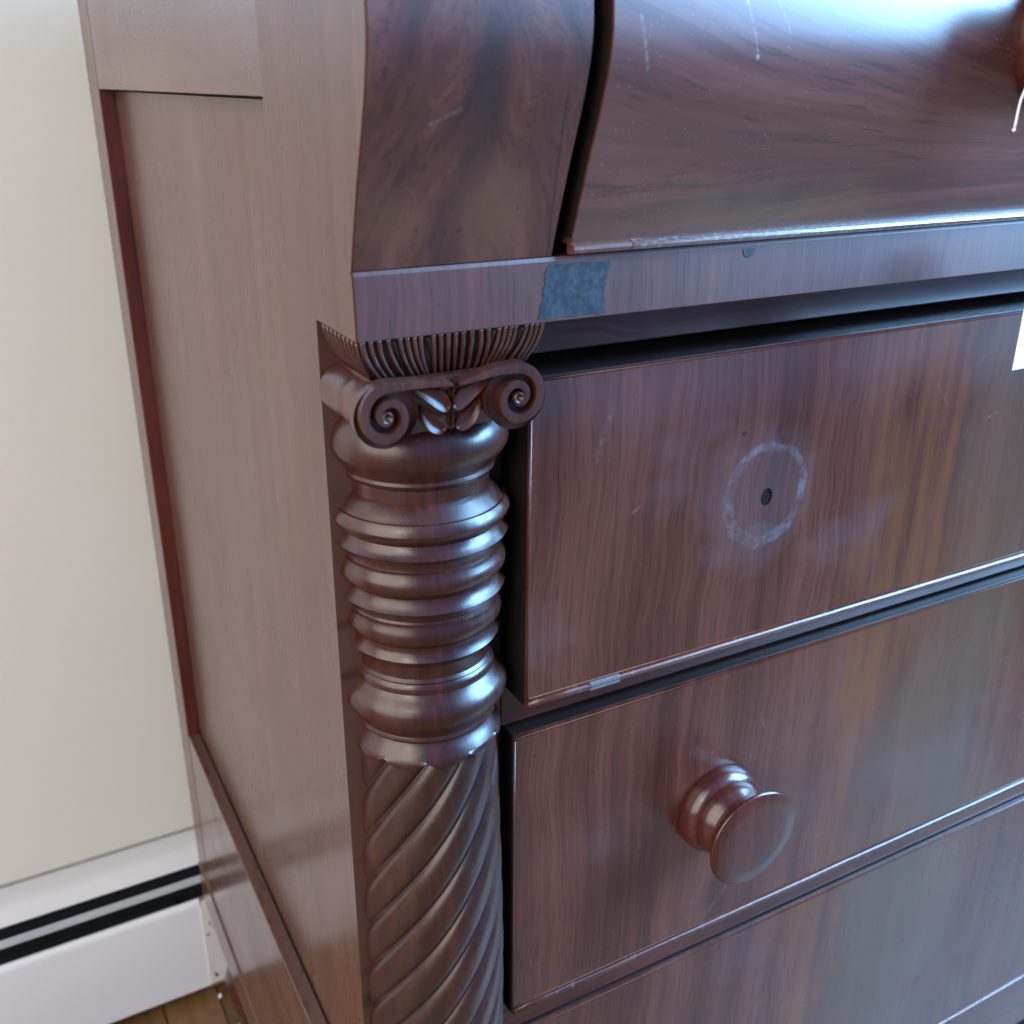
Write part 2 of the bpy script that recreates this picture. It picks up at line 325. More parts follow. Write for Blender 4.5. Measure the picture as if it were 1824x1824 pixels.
gr = k.step(k.noise(k.co, 45.0, 5.0), 0.56, 0.70)
c = k.mix(k.mul(gr, 0.5), c, (0.05, 0.028, 0.014))
floor_m = k.done(c, 0.38, k.bump(n2, 0.2, 0.0006))
k = M('white_card'); card_m = k.done(k.mix(k.noise(k.co, 120, 3), (0.80, 0.80, 0.79), (0.86, 0.86, 0.85)), 0.7)
k = M('white_string'); string_m = k.done((0.82, 0.82, 0.82), 0.6, k.bump(k.noise(k.vec(k.mul(k.x, 500), k.mul(k.y, 500), k.mul(k.z, 1600)), 1, 2), 0.5, 0.0005))
k = M('paint_flake'); flake_m = k.done((0.75, 0.74, 0.71), 0.6)

# ------------------------------------------------------------------ mesh helpers
def link(name, me, mat, parent=None, smooth=False):
    me.materials.clear(); me.materials.append(mat)
    if smooth:
        for p in me.polygons: p.use_smooth = True
    o = bpy.data.objects.new(name, me); COL.objects.link(o)
    if parent is not None:
        o.parent = parent
        o.matrix_parent_inverse = world_of(parent).inverted()
    return o
def world_of(o):
    m = o.matrix_basis.copy()
    while o.parent is not None:
        m = o.parent.matrix_basis @ o.matrix_parent_inverse @ m if False else (o.parent.matrix_basis @ (o.matrix_parent_inverse @ m))
        o = o.parent
    return m
def from_bm(name, bm, mat, parent=None, smooth=False):
    bmesh.ops.recalc_face_normals(bm, faces=bm.faces)
    me = bpy.data.meshes.new(name); bm.to_mesh(me); bm.free()
    return link(name, me, mat, parent, smooth)
def mesh(name, v, f, mat, parent=None, smooth=False):
    me = bpy.data.meshes.new(name); me.from_pydata(v, [], f); me.update()
    bm = bmesh.new(); bm.from_mesh(me); bmesh.ops.remove_doubles(bm, verts=bm.verts, dist=1e-7)
    bmesh.ops.recalc_face_normals(bm, faces=bm.faces); bm.to_mesh(me); bm.free()
    return link(name, me, mat, parent, smooth)
def box(name, x0, x1, y0, y1, z0, z1, mat, parent=None, bev=0.0008, seg=2):
    bm = bmesh.new(); bmesh.ops.create_cube(bm, size=1)
    for v in bm.verts:
        v.co = Vector((x0+(v.co.x+.5)*(x1-x0), y0+(v.co.y+.5)*(y1-y0), z0+(v.co.z+.5)*(z1-z0)))
    if bev: bmesh.ops.bevel(bm, geom=bm.edges[:]+bm.verts[:], offset=bev, segments=seg, profile=0.5, affect='EDGES', clamp_overlap=True)
    return from_bm(name, bm, mat, parent)
def spline(pts, n):
    """Catmull-Rom through 2-D/3-D points"""
    P = [Vector(p) for p in pts]; P = [2*P[0]-P[1]]+P+[2*P[-1]-P[-2]]; out = []
    m = len(P)-3
    for i in range(m):
        a, b, c, d = P[i:i+4]
        for j in range(n):
            t = j/n
            out.append(0.5*((2*b)+(c-a)*t+(2*a-5*b+4*c-d)*t*t+(3*b-a-3*c+d)*t**3))
    out.append(P[-2]); return out
def extrude_x(name, prof, xs, mat, parent=None, smooth=True):
    """closed (y,z) outline swept along x, with end caps"""
    n = len(prof); v = []; f = []
    for x in xs: v += [(x, p[0], p[1]) for p in prof]
    for i in range(len(xs)-1):
        for j in range(n):
            a = i*n+j; b = i*n+(j+1) % n
            f.append((a, b, b+n, a+n))
    f.append(tuple(range(n))); f.append(tuple((len(xs)-1)*n+j for j in range(n)))
    o = mesh(name, v, f, mat, parent, smooth)
    if smooth: auto_smooth(o, 40)
    return o
def auto_smooth(o, deg):
    me = o.data
    bm = bmesh.new(); bm.from_mesh(me)
    for e in bm.edges:
        if len(e.link_faces) == 2 and e.calc_face_angle(0) > R(deg): e.smooth = False
    for fa in bm.faces: fa.smooth = True
    bm.to_mesh(me); bm.free()
def lathe(name, prof, centre, axis, mat, parent=None, n=96, a0=0.0, a1=2*math.pi, sharp=32):
    """profile (t along axis, r)"""
    full = abs(a1-a0-2*math.pi) < 1e-6
    cnt = n if full else n+1; v = []; f = []
    for t, r in prof:
        for i in range(cnt):
            a = a0+(a1-a0)*i/n
            if axis == 'Z': v.append((centre[0]+r*math.sin(a), centre[1]-r*math.cos(a), t))
            else: v.append((centre[0]+r*math.cos(a), t, centre[1]+r*math.sin(a)))
    for k_ in range(len(prof)-1):
        for i in range(n):
            j = (i+1) % cnt
            f.append((k_*cnt+i, k_*cnt+j, (k_+1)*cnt+j, (k_+1)*cnt+i))
    if prof[0][1] > 1e-6 and full: f.append(tuple(range(cnt)))
    if prof[-1][1] > 1e-6 and full: f.append(tuple((len(prof)-1)*cnt+i for i in range(cnt)))
    o = mesh(name, v, f, mat, parent, True); auto_smooth(o, sharp); return o
def tube(name, pts, r, mat, parent=None, n=10):
    v = []; f = []; P = [Vector(p) for p in pts]
    up = Vector((0.3, 0.9, 0.2)).normalized()
    for i, p in enumerate(P):
        d = (P[min(i+1, len(P)-1)]-P[max(i-1, 0)]).normalized()
        a = d.cross(up).normalized(); b = d.cross(a)
        rr = r(i/(len(P)-1)) if callable(r) else r
        for j in range(n):
            t = 2*math.pi*j/n; v.append(tuple(p+a*rr*math.cos(t)+b*rr*math.sin(t)))
    for i in range(len(P)-1):
        for j in range(n):
            f.append((i*n+j, i*n+(j+1) % n, (i+1)*n+(j+1) % n, (i+1)*n+j))
    f.append(tuple(range(n))); f.append(tuple((len(P)-1)*n+j for j in range(n)))
    return mesh(name, v, f, mat, parent, True)
def empty(name, loc, label=None, cat=None, parent=None):
    o = bpy.data.objects.new(name, None); COL.objects.link(o); o.empty_display_size = 0.05
    o.location = loc
    if parent is not None:
        o.parent = parent; o.matrix_parent_inverse = parent.matrix_basis.inverted()
    if label: o['label'] = label; o['category'] = cat
    return o
def tag(o, label, cat): o['label'] = label; o['category'] = cat; return o

# ------------------------------------------------------------------ setting: wall and floor
WALL_Y = 0.585
w = box('wall', -4.0, 4.0, WALL_Y, WALL_Y+0.10, FLOOR, 1.6, wall_m, None, 0)
w['kind'] = 'structure'; w['label'] = 'plain cream painted wall behind the chest'
fl = box('floor', -4.0, 4.0, -4.5, WALL_Y, FLOOR-0.05, FLOOR-0.004, floor_m, None, 0)
fl['kind'] = 'structure'; fl['label'] = 'worn brown wooden board floor'
bw = 0.0575; x = -0.0545-bw*12
brd = None
for i in range(26):
    if brd is None:
        bm = bmesh.new(); bmesh.ops.create_cube(bm, size=1)
        for v in bm.verts: v.co = Vector((v.co.x*(bw-0.0012), v.co.y*1.6, v.co.z*0.012))
        bmesh.ops.bevel(bm, geom=bm.edges[:], offset=0.0008, segments=1, affect='EDGES')
        brd = bpy.data.meshes.new('floor_board'); bm.to_mesh(brd); bm.free(); brd.materials.append(floor_m)
    b = bpy.data.objects.new('floor_board', brd); COL.objects.link(b); b.parent = fl
    b.location = (x+bw/2, WALL_Y-0.80-0.001, FLOOR-0.006+random.uniform(-0.0004, 0.0004)); x += bw

# ------------------------------------------------------------------ baseboard heater
HX0, HX1 = -1.9, 0.028
heater = empty('baseboard_heater', (-0.9, 0.56, FLOOR), 'white metal baseboard heater with two dark slots along the foot of the wall', 'heater')
WY = WALL_Y-0.0006
extrude_x('hood', [(WY, -0.667), (WY-0.0035, -0.6668), (WY-0.0046, -0.672), (WY-0.0062, -0.684), (WY-0.010, -0.6905), (WY-0.020, -0.6955), (WY-0.0235, -0.6978),
                   (WY-0.0232, -0.6990), (WY-0.018, -0.6975), (WY-0.008, -0.693), (WY-0.003, -0.686), (WY, -0.686)], [HX0, HX1], hood_m, heater)
box('caulk_joint', HX0, HX1, WY-0.0040, WY-0.0002, -0.6668, -0.6655, joint_m, heater, 0)
box('back_plate', HX0, HX1, WY-0.0018, WY-0.0003, FLOOR+0.004, -0.6865, dark_metal, heater, 0)
extrude_x('damper_blade', [(0.5475, -0.7022), (0.5468, -0.7027), (0.5440, -0.7090), (0.5446, -0.7100), (0.5458, -0.7095), (0.5484, -0.7027)], [HX0, HX1-0.004], damper_m, heater)
pz = -0.7225
extrude_x('front_panel', [(0.5385, pz-0.004), (0.5372, pz+0.0002), (0.5340, pz+0.0010), (0.5312, pz-0.0015), (0.5304, pz-0.006), (0.5300, -0.80), (0.5305, FLOOR+0.016), (0.5345, FLOOR+0.0115),
                          (0.5360, FLOOR+0.0115), (0.5322, FLOOR+0.0165), (0.5314, -0.80), (0.5318, pz-0.006), (0.5330, pz-0.0012), (0.5362, pz-0.0012), (0.5374, pz-0.0045)], [HX0, 0.0005], panel_m, heater)
extrude_x('end_cap', [(0.5390, pz-0.004), (0.5370, pz+0.0012), (0.5336, pz+0.0018), (0.5302, pz-0.0010), (0.5294, pz-0.006), (0.5290, -0.80), (0.5294, FLOOR+0.0145), (0.5335, FLOOR+0.0100),
                      (0.5360, FLOOR+0.0100), (0.5322, FLOOR+0.0165), (0.5312, -0.80), (0.5316, pz-0.006), (0.5330, pz-0.0008), (0.5362, pz-0.0008), (0.5374, pz-0.0045)], [-0.0035, HX1+0.001], cap_m, heater)
tube('heat_pipe', [(HX0, 0.562, FLOOR+0.075), (HX1, 0.562, FLOOR+0.075)], 0.009, fin_m, heater)
box('fin_block', HX0+0.05, HX1-0.05, 0.541, 0.580, FLOOR+0.045, FLOOR+0.105, dark_metal, heater, 0)

# ------------------------------------------------------------------ chest of drawers
CW, CD = 1.06, 0.514
chest = empty('chest_of_drawers', (CW/2, CD/2, FLOOR), 'tall dark mahogany chest of drawers with carved half column and curved top drawer', 'chest of drawers')
ZB, ZT = -0.700, 0.185
# side frame: X from 0 to 0.022, recessed panel
box('back_stile', 0, 0.0215, 0.469, CD, ZB, ZT, wood_side, chest, 0.0009)
box('stile_edge', 0.0004, 0.0110, 0.4682, 0.4692, -0.4730, 0.0765, wood_ledge, chest, 0)
box('side_top_rail', 0.0003, 0.0215, 0.0478, 0.4686, 0.0765, ZT, wood_side_x, chest, 0.0006)
box('side_bottom_rail', 0.0003, 0.0215, 0.0476, 0.4688, -0.653, -0.4735, wood_side_x, chest, 0.0008)
box('side_panel', 0.0112, 0.0190, 0.040, 0.476, -0.48, 0.084, wood_side, chest, 0)
box('panel_joint_shade', 0.0100, 0.0116, 0.0476, 0.4680, 0.0750, 0.0768, dark_in, chest, 0)  # dark strip for the shadow and crack under the top rail
box('panel_joint_shade', 0.0098, 0.0116, 0.0476, 0.4680, -0.4738, -0.4722, dark_in, chest, 0)  # dark strip for the shadow on the panel above the ledge
box('side_base_moulding', -0.0012, 0.0215, 0.0006, CD-0.0005, ZB-0.001, -0.6545, wood_side_x, chest, 0.0012)
# other carcase pieces
box('side_panel', CW-0.022, CW, 0.0004, CD, ZB, ZT, wood_side, chest, 0.001)
box('back_board', 0.022, CW-0.022, CD-0.012, CD-0.002, ZB, ZT-0.001, dark_in, chest, 0)
box('bottom_board', 0.022, CW-0.022, 0.002, CD-0.013, ZB, ZB+0.015, dark_in, chest, 0)
box('chest_top', -0.010, CW+0.010, -0.060, CD+0.004, ZT, ZT+0.022, wood_rail, chest, 0.003, 3)
box('column_backing', 0.022, 0.0768, 0.0006, 0.020, ZB, 0.0235, wood_rail, chest, 0)
box('column_backing', CW-0.0768, CW-0.0222, 0.0006, 0.020, ZB, 0.0235, wood_rail, chest, 0)
DX0, DX1 = 0.0785, CW-0.0785
box('drawer_divider', 0.0770, CW-0.0770, 0.0, 0.05, -0.0222, 0.0230, wood_rail, chest, 0.0008)
box('drawer_divider', 0.0770, CW-0.0770, 0.0, 0.05, -0.2018, -0.1800, wood_rail, chest, 0.0006)
box('drawer_divider', 0.0770, CW-0.0770, 0.0, 0.05, -0.4052, -0.3830, wood_rail, chest, 0.0006)
box('drawer_divider', 0.0770, CW-0.0770, 0.0, 0.05, ZB+0.016, -0.6190, wood_rail, chest, 0.0006)
box('dust_board', 0.0225, CW-0.0225, 0.051, CD-0.014, 0.002, 0.010, dark_in, chest, 0)
# frieze strip across the whole front
FZ0, FZ1, FY = 0.0010, 0.0242, -0.0415
extrude_x('frieze', [(FY-0.0003, FZ0+0.0004), (FY+0.0007, FZ1-0.0014), (FY+0.0013, FZ1), (-0.0002, FZ1), (-0.0002, FZ0), (FY+0.0002, FZ0)],
          [0.0217, CW+0.0004], wood_frieze, chest, False)
extrude_x('frieze', [(FY-0.0003, FZ0+0.0004), (FY+0.0007, FZ1-0.0014), (FY+0.0013, FZ1), (FY+0.0030, FZ1), (FY+0.0004, FZ0)], [0.0002, 0.0217], wood_frieze, chest, False)
# worn grey patch where the veneer is gone
pv = [(0.0738, 0.0213), (0.0752, 0.0218), (0.0800, 0.0215), (0.0880, 0.0218), (0.0950, 0.0213), (0.1004, 0.0216), (0.1001, 0.0188), (0.0992, 0.0172), (0.0994, 0.0146), (0.0984, 0.0118), (0.0978, 0.0090), (0.0986, 0.0066), (0.0984, 0.0044), (0.0990, 0.0024),
      (0.0960, 0.0021), (0.0930, 0.0024), (0.0860, 0.0021), (0.0800, 0.0024), (0.0745, 0.0021), (0.0696, 0.0026), (0.0706, 0.0052), (0.0704, 0.0068), (0.0718, 0.0096), (0.0716, 0.0126), (0.0728, 0.0150), (0.0726, 0.0184)]
n = len(pv)
mesh('worn_patch', [(a, FY-0.0006+b*0.047, b) for a, b in pv]+[(a, FY+0.0018, b) for a, b in pv],
     [tuple(range(n)), tuple(range(n, 2*n))]+[(i, (i+1) % n, n+(i+1) % n, n+i) for i in range(n)], bare_patch, chest)
cn = [(0.1640, 0.0215), (0.1702, 0.0217), (0.1698, 0.0196), (0.1690, 0.0186), (0.1668, 0.0180), (0.1650, 0.0186), (0.1643, 0.0200)]
n = len(cn)
mesh('chipped_notch', [(a, FY-0.0006+b*0.047, b) for a, b in cn]+[(a, FY+0.0020, b) for a, b in cn],
     [tuple(range(n)), tuple(range(n, 2*n))]+[(i, (i+1) % n, n+(i+1) % n, n+i) for i in range(n)], bare_patch, chest)

# curved (ogee) block and drawer
og = spline([(-0.0403, 0.0246), (-0.0438, 0.0360), (-0.0514, 0.0575), (-0.0598, 0.0800), (-0.0632, 0.0985), (-0.0598, 0.1190), (-0.0495, 0.1400), (-0.0412, 0.1610), (-0.0390, 0.1845)], 10)
ogp = [(p.x, p.y) for p in og]
side_prof = ogp+[(0.0475, 0.1845), (0.0475, 0.0246)]
xs = [0.0002+0.0753*i/12 for i in range(13)]
nb = len(ogp)
v = []; f = []
for x_ in xs: v += [(x_, y, z) for y, z in ogp]
for i in range(len(xs)-1):
    for j in range(nb-1): f.append((i*nb+j, i*nb+j+1, (i+1)*nb+j+1, (i+1)*nb+j))
blk = mesh('curved_block', v, f, wood_block, chest, True)          # veneer sheet, given its thickness towards the chest
bm = bmesh.new(); bm.from_mesh(blk.data)
ret = bmesh.ops.extrude_face_region(bm, geom=bm.faces[:])
for g_ in ret['geom']:
    if isinstance(g_, bmesh.types.BMVert):
        if g_.co.x > 0.03: g_.co.y = 0.0002
        else: g_.co.y += 0.0003
bmesh.ops.recalc_face_normals(bm, faces=bm.faces); bm.to_mesh(blk.data); bm.free(); auto_smooth(blk, 40)
extrude_x('front_stile', [(0.0473, ZB), (0.0003, ZB), (0.0003, FZ0+0.0002), (FY+0.0003, FZ0+0.0002), (FY+0.0012, FZ1-0.0022), (FY+0.0024, FZ1)]
          + [(y+0.0004, z) for y, z in ogp]+[(0.0473, 0.1845)], [-0.0004, 0.0215], wood_side, chest, False)
box('carcase_front', 0.0220, CW-0.0220, 0.0004, 0.020, 0.0246, ZT-0.001, dark_in, chest, 0)
GX0, GX1 = 0.0828, CW-0.0828
ofs = -0.0008
dr_top = [(y+ofs, z) for y, z in ogp if z > 0.0282 and z < 0.183]
topdrawer = extrude_x('drawer', [(-0.0420+ofs, 0.0282)]+dr_top+[(-0.002, 0.183), (-0.002, 0.0282)], [GX0+(GX1-GX0)*i/60 for i in range(61)], wood_sweep, chest)
topdrawer['label'] = 'curved top drawer with swept grain and pale scratches'
sp_ = [(y+ofs+0.0012, z) for y, z in ogp if 0.0300 < z < 0.182]
extrude_x('shaded_side_edge', sp_+[(-0.004, 0.1815), (-0.004, 0.0300)], [GX0-0.0003, GX0+0.0004], dark_in, topdrawer, False)  # left side painted dark for the shadow in the gap
# crazed bead under the curved drawer
bd = [(-0.0432, 0.0250), (-0.0448, 0.0256), (-0.0454, 0.0268), (-0.0450, 0.0280), (-0.0438, 0.0286), (-0.0428, 0.0290), (-0.0400, 0.0290), (-0.0400, 0.0250)]
extrude_x('bead', bd, [GX0+0.0250+i*(GX1-GX0-0.025)/40 for i in range(41)], wood_bead_rough, topdrawer)
extrude_x('bead', [(y+0.0001, z) for y, z in bd], [GX0-0.0006, GX0+0.0246], wood_bead, topdrawer)

def make_drawer(x0, x1, yf, z0, z1, mat, label):
    d = box('drawer', x0, x1, yf, 0.30, z0, z1, mat, chest, 0.0009, 2); d['label'] = label
    box('top_edge', x0+0.0004, x1-0.0004, yf+0.0022, 0.05, z1-0.0005, z1+0.0003, wood_edge, d, 0)
    box('shaded_side_edge', x0-0.0003, x0+0.0005, yf+0.0016, 0.05, z0+0.0008, z1-0.0004, dark_in, d, 0)  # near-black left side: bare wood with its shadow put into the colour
    # thin raised beads round the edge of the front
    r = 0.0019
    def bead(name, a, b, m=wood_bead):
        a = Vector(a); b = Vector(b); nseg = max(2, int((b-a).length/0.02))
        pts = [a+(b-a)*i/nseg+Vector((0, random.uniform(-1, 1)*0.00010, random.uniform(-1, 1)*0.00012)) for i in range(nseg+1)]
        return tube(name, pts, r, m, d, 10)
    bead('bead', (x0+0.0008, yf+0.0002, z0+0.0019), (x1-0.0014, yf+0.0002, z0+0.0019))
    tube('bead', [(x0+0.0016, yf+0.0004, z0+0.0045), (x1-0.0016, yf+0.0004, z0+0.0045)], 0.0008, wood_bead, d, 8)
    tube('bead', [(x0+0.0010, yf+0.0005, z1-0.0009), (x1-0.0010, yf+0.0005, z1-0.0009)], 0.0008, mat, d, 8)
    tube('bead', [(x0+0.0007, yf+0.0005, z0+0.0022), (x0+0.0007, yf+0.0005, z1-0.0022)], 0.0006, mat, d, 8)
    return d
D1Y, D2Y, D3Y = -0.0212, -0.0098, -0.0036
d1 = make_drawer(DX0, DX1, D1Y, -0.1798, -0.0262, wood_d1, 'upper straight drawer with pale ring mark round an empty knob hole')
d2 = make_drawer(DX0+0.0002, DX1, D2Y, -0.3815, -0.2032, wood_d2, 'middle straight drawer with a round knob')
d3 = make_drawer(DX0+0.0004, DX1, D3Y, -0.6170, -0.4062, wood_d3, 'lower straight drawer almost flush with the frame')
box('bead_repair', 0.1120, 0.1290, D1Y-0.0016, D1Y+0.003, -0.1799, -0.1756, bare_chip, d1, 0.0006)
# empty knob hole: a short bored tube set into the front
HXc, HZc = 0.2101, -0.1007
def cutter(r, y0, y1):
    bm = bmesh.new()
    bmesh.ops.create_cone(bm, cap_ends=True, segments=28, radius1=r, radius2=r*0.92, depth=y1-y0, matrix=Matrix.Translation((HXc, (y0+y1)/2, HZc)) @ Matrix.Scale(0.8, 4, (1, 0, 0)) @ Matrix.Rotation(R(-90), 4, 'X'))
    me = bpy.data.meshes.new('cut'); bm.to_mesh(me); bm.free()
    o = bpy.data.objects.new('cut', me); COL.objects.link(o); return o
cut = cutter(0.0046, D1Y-0.004, D1Y+0.024)
md_ = d1.modifiers.new('bore', 'BOOLEAN'); md_.operation = 'DIFFERENCE'; md_.object = cut; md_.solver = 'EXACT'
bpy.context.view_layer.update()
nm = bpy.data.meshes.new_from_object(d1.evaluated_get(bpy.context.evaluated_depsgraph_get()))
d1.modifiers.clear(); nm.materials.clear(); nm.materials.append(wood_d1); d1.data = nm
bpy.data.objects.remove(cut)
hole = lathe('hole_lining', [(D1Y+0.0006, 0.0045), (D1Y+0.0010, 0.0043), (D1Y+0.0200, 0.0040), (D1Y+0.0202, 0.0)], (HXc, HZc), 'Y', hole_m, d1, 28)
for vtx in hole.data.vertices: vtx.co.x = HXc+(vtx.co.x-HXc)*0.80

# ---- knobs
KPROF = [(0.0, 0.0262), (-0.0012, 0.0266), (-0.0035, 0.0268), (-0.0070, 0.0262), (-0.0098, 0.0246), (-0.0110, 0.0234), (-0.0114, 0.0228), (-0.0122, 0.0230), (-0.0150, 0.0226),
         (-0.0180, 0.0212), (-0.0205, 0.0196), (-0.0225, 0.0190), (-0.0250, 0.0196), (-0.0275, 0.0222), (-0.0295, 0.0262), (-0.0303, 0.0282), (-0.0312, 0.0288),
         (-0.0322, 0.0286), (-0.0328, 0.0276), (-0.0332, 0.0200), (-0.0333, 0.0100), (-0.0333, 0.0)]
def knob(x, z, y0, parent):
    return lathe('knob', [(y0+t, r) for t, r in KPROF], (x, z), 'Y', wood_knob, parent, 72, sharp=50)
knob(0.2085, -0.2905, D2Y, d2)
kn0 = (0.3020, 0.1010)
knob(kn0[0], kn0[1], -0.0625, topdrawer)

# ------------------------------------------------------------------ half column
XC, YC = 0.0390, 0.0020
COLP = [(-0.034, .0280), (-0.036, .0300), (-0.040, .0335), (-0.044, .0350), (-0.0485, .0355), (-0.0510, .0351), (-0.0535, .0338), (-0.0575, .0308), (-0.0592, .0299),
 (-0.0594, .0301), (-0.0605, .0304), (-0.0615, .0299), (-0.0625, .0285), (-0.0630, .0280), (-0.0680, .0280),
 (-0.0683, .0285), (-0.0695, .0300), (-0.0725, .0323), (-0.0735, .0332), (-0.0737, .0341), (-0.0755, .0356), (-0.0775, .0360), (-0.0795, .0353), (-0.0810, .0338), (-0.0822, .0325),
 (-0.0828, .0322), (-0.0845, .0328), (-0.0862, .0340), (-0.0875, .0354), (-0.0880, .0352), (-0.0888, .0335), (-0.0905, .0322), (-0.0930, .0316),
 (-0.0940, .0318), (-0.0946, .0328), (-0.0960, .0330), (-0.0975, .0339), (-0.1000, .0346), (-0.1022, .0343), (-0.1040, .0332), (-0.1055, .0318), (-0.1065, .0311),
 (-0.1075, .0312), (-0.1095, .0320), (-0.1110, .0332), (-0.1119, .0341), (-0.1124, .0337), (-0.1132, .0322), (-0.1150, .0310), (-0.1170, .0305),
 (-0.1180, .0308), (-0.1186, .0317), (-0.1200, .0319), (-0.1215, .0325), (-0.1240, .0329), (-0.1262, .0325), (-0.1280, .0314), (-0.1295, .0300),
 (-0.1305, .0298), (-0.1325, .0302), (-0.1342, .0310), (-0.1353, .0317), (-0.1358, .0313), (-0.1366, .0298), (-0.1390, .0284), (-0.1400, .0280), (-0.1455, .0279),
 (-0.1460, .0283), (-0.1468, .0290), (-0.1476, .0287), (-0.1484, .0294), (-0.1500, .0299), (-0.1520, .0298),
 (-0.1528, .0302), (-0.1545, .0315), (-0.1560, .0330), (-0.1580, .0343), (-0.1612, .0352), (-0.1640, .0349), (-0.1665, .0338), (-0.1690, .0320), (-0.1715, .0305), (-0.1732, .0298),
 (-0.1738, .0300), (-0.1750, .0302), (-0.1760, .0297), (-0.1766, .0287), (-0.1772, .0284), (-0.1784, .0288), (-0.1800, .0299), (-0.1818, .0311), (-0.1836, .0320)]
COLP = [(z-0.002*min(1.0, max(0.0, (-0.060-z)/0.020)), r*1.051) for z, r in COLP]
A = R(90)
NR = 11; PITCH = 0.287; PH0 = 0.26
def reed_t(a, z):
    """-1..1 across one reed"""
    u = (a-2*math.pi*z/PITCH+PH0)/(2*math.pi/NR)
    return 2*(u-math.floor(u))-1
column = empty('half_column', (XC, YC, ZB), None, None, chest)
# finer profile by splitting straight runs, so the surface reads as turned wood
turn = lathe('turned_rings', COLP, (XC, YC), 'Z', wood_turn, column, 120, -A, A, sharp=28)
# scalloped collar
v = []; f = []; NA = 180
ZC = COLP[-1][0]
rows = [(0.0, .0336), (0.3, .0341), (0.75, .0344), (1.0, .0340), (1.0, .0300)]
for t, r in rows:
    for i in range(NA+1):
        a = -A+2*A*i/NA; q = reed_t(a, ZC-0.0035)
        zz = ZC-(0.0006+0.0040*max(0.0, 1-q*q)**0.8)*t
        v.append((XC+r*math.sin(a), YC-r*math.cos(a), zz))
for k_ in range(len(rows)-1):
    for i in range(NA): f.append((k_*(NA+1)+i, k_*(NA+1)+i+1, (k_+1)*(NA+1)+i+1, (k_+1)*(NA+1)+i))
o = mesh('scalloped_collar', v, f, wood_turn, column, True); auto_smooth(o, 40)
# twisted reeded shaft
v = []; f = []; PR = 24; NA = NR*PR; NZ = 150; z0, z1 = -0.1850, -0.640
for j in range(NZ+1):
    z = z0+(z1-z0)*j/NZ
    t = min(1.0, (z0-z)/0.16); rr = 0.0322+0.0040*math.sin(t*math.pi/2)
    for i in range(NA):
        q = 2*((i % PR)/PR)-1
        a = 2*math.pi*i/NA+2*math.pi*z/PITCH-PH0
        r = rr-0.0031*abs(q)**3.2
        v.append((XC+r*math.sin(a), YC-r*math.cos(a), z))
for j in range(NZ):
    for i in range(NA): f.append((j*NA+i, j*NA+(i+1) % NA, (j+1)*NA+(i+1) % NA, (j+1)*NA+i))
o = mesh('twisted_shaft', v, f, wood_shaft, column, True)

# ------------------------------------------------------------------ carved capital
cap = empty('carved_capital', (XC, -0.02, -0.036), None, None, chest)
# coved abacus: square in plan, narrower at the bottom, carved with upright ribs
AB = [(0.0020, 0.0), (0.0006, 0.0), (-0.0015, 0.0004), (-0.0045, 0.0013), (-0.0080, 0.0028), (-0.0115, 0.0048), (-0.0150, 0.0072)]   # (z, inset)
ax0, ax1, ay0 = 0.0010, 0.0732, -0.0404
v = []; f = []
for z, i_ in AB:
    i2 = i_+0.0010
    v += [(ax0+i2, -0.0006, z), (ax0+i2, ay0+i2, z), (ax1-i2*0.35, ay0+i2, z), (ax1-i2*0.35, -0.0006, z)]
for j in range(len(AB)-1):
    for i in range(4): f.append((j*4+i, j*4+(i+1) % 4, j*4+4+(i+1) % 4, j*4+4+i))
f.append((0, 1, 2, 3)); f.append(tuple(4*(len(AB)-1)+i for i in range(4)))
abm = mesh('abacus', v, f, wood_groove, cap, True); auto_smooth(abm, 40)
def inset(z):
    for (za, ia), (zb, ib) in zip(AB, AB[1:]):
        if z <= za and z >= zb: return ia+(ib-ia)*(za-z)/(za-zb)
    return AB[-1][1]
def rib_front(ut, ub, bow, r0):
    pts = []
    for j in range(11):
        t = j/10; z = 0.0016-0.0165*t
        u = ut+(ub-ut)*t+bow*math.sin(math.pi*t)
        i_ = inset(z); xl, xr = ax0+i_, ax1-i_*0.35
        pts.append((xl+(xr-xl)*u, ay0+i_+0.0003, z))
    tube('rib', pts, lambda t: r0*(1.0-0.25*t), wood_rib, cap, 8)
# top positions of ribs across the front; gaps hold the dark lozenges
tops = [0.016, 0.056, 0.100, 0.145, 0.205, 0.243, 0.280, 0.315, 0.380, 0.420, 0.460, 0.500, 0.542, 0.590, 0.636, 0.678, 0.742, 0.776, 0.808, 0.838, 0.898, 0.928, 0.958, 0.990]
for u in tops:
    c_ = u-0.5
    ub = 0.5+c_*(1.0 if abs(c_) < 0.2 else 0.93)+(0.020 if 0.1 < u < 0.33 else 0)-(0.020 if 0.68 < u < 0.9 else 0)
    rib_front(u, min(max(ub, 0.03), 0.97), 0.010*(-1 if c_ < -0.12 else (1 if c_ > 0.12 else 0)), 0.00084)
for u in (0.165, 0.345, 0.710, 0.868):                      # pointed darts in the wider gaps
    pts = []
    for j in range(9):
        t = j/8; z = 0.0002-0.0125*t; i_ = inset(z); xl, xr = ax0+i_, ax1-i_*0.35
        uu = u+(0.045 if u < 0.5 else -0.035)*t
        pts.append((xl+(xr-xl)*uu, ay0+i_+0.0006, z))
    tube('dart', pts, lambda t: 0.0011*(1-0.85*t)+0.0001, dark_in, cap, 8)
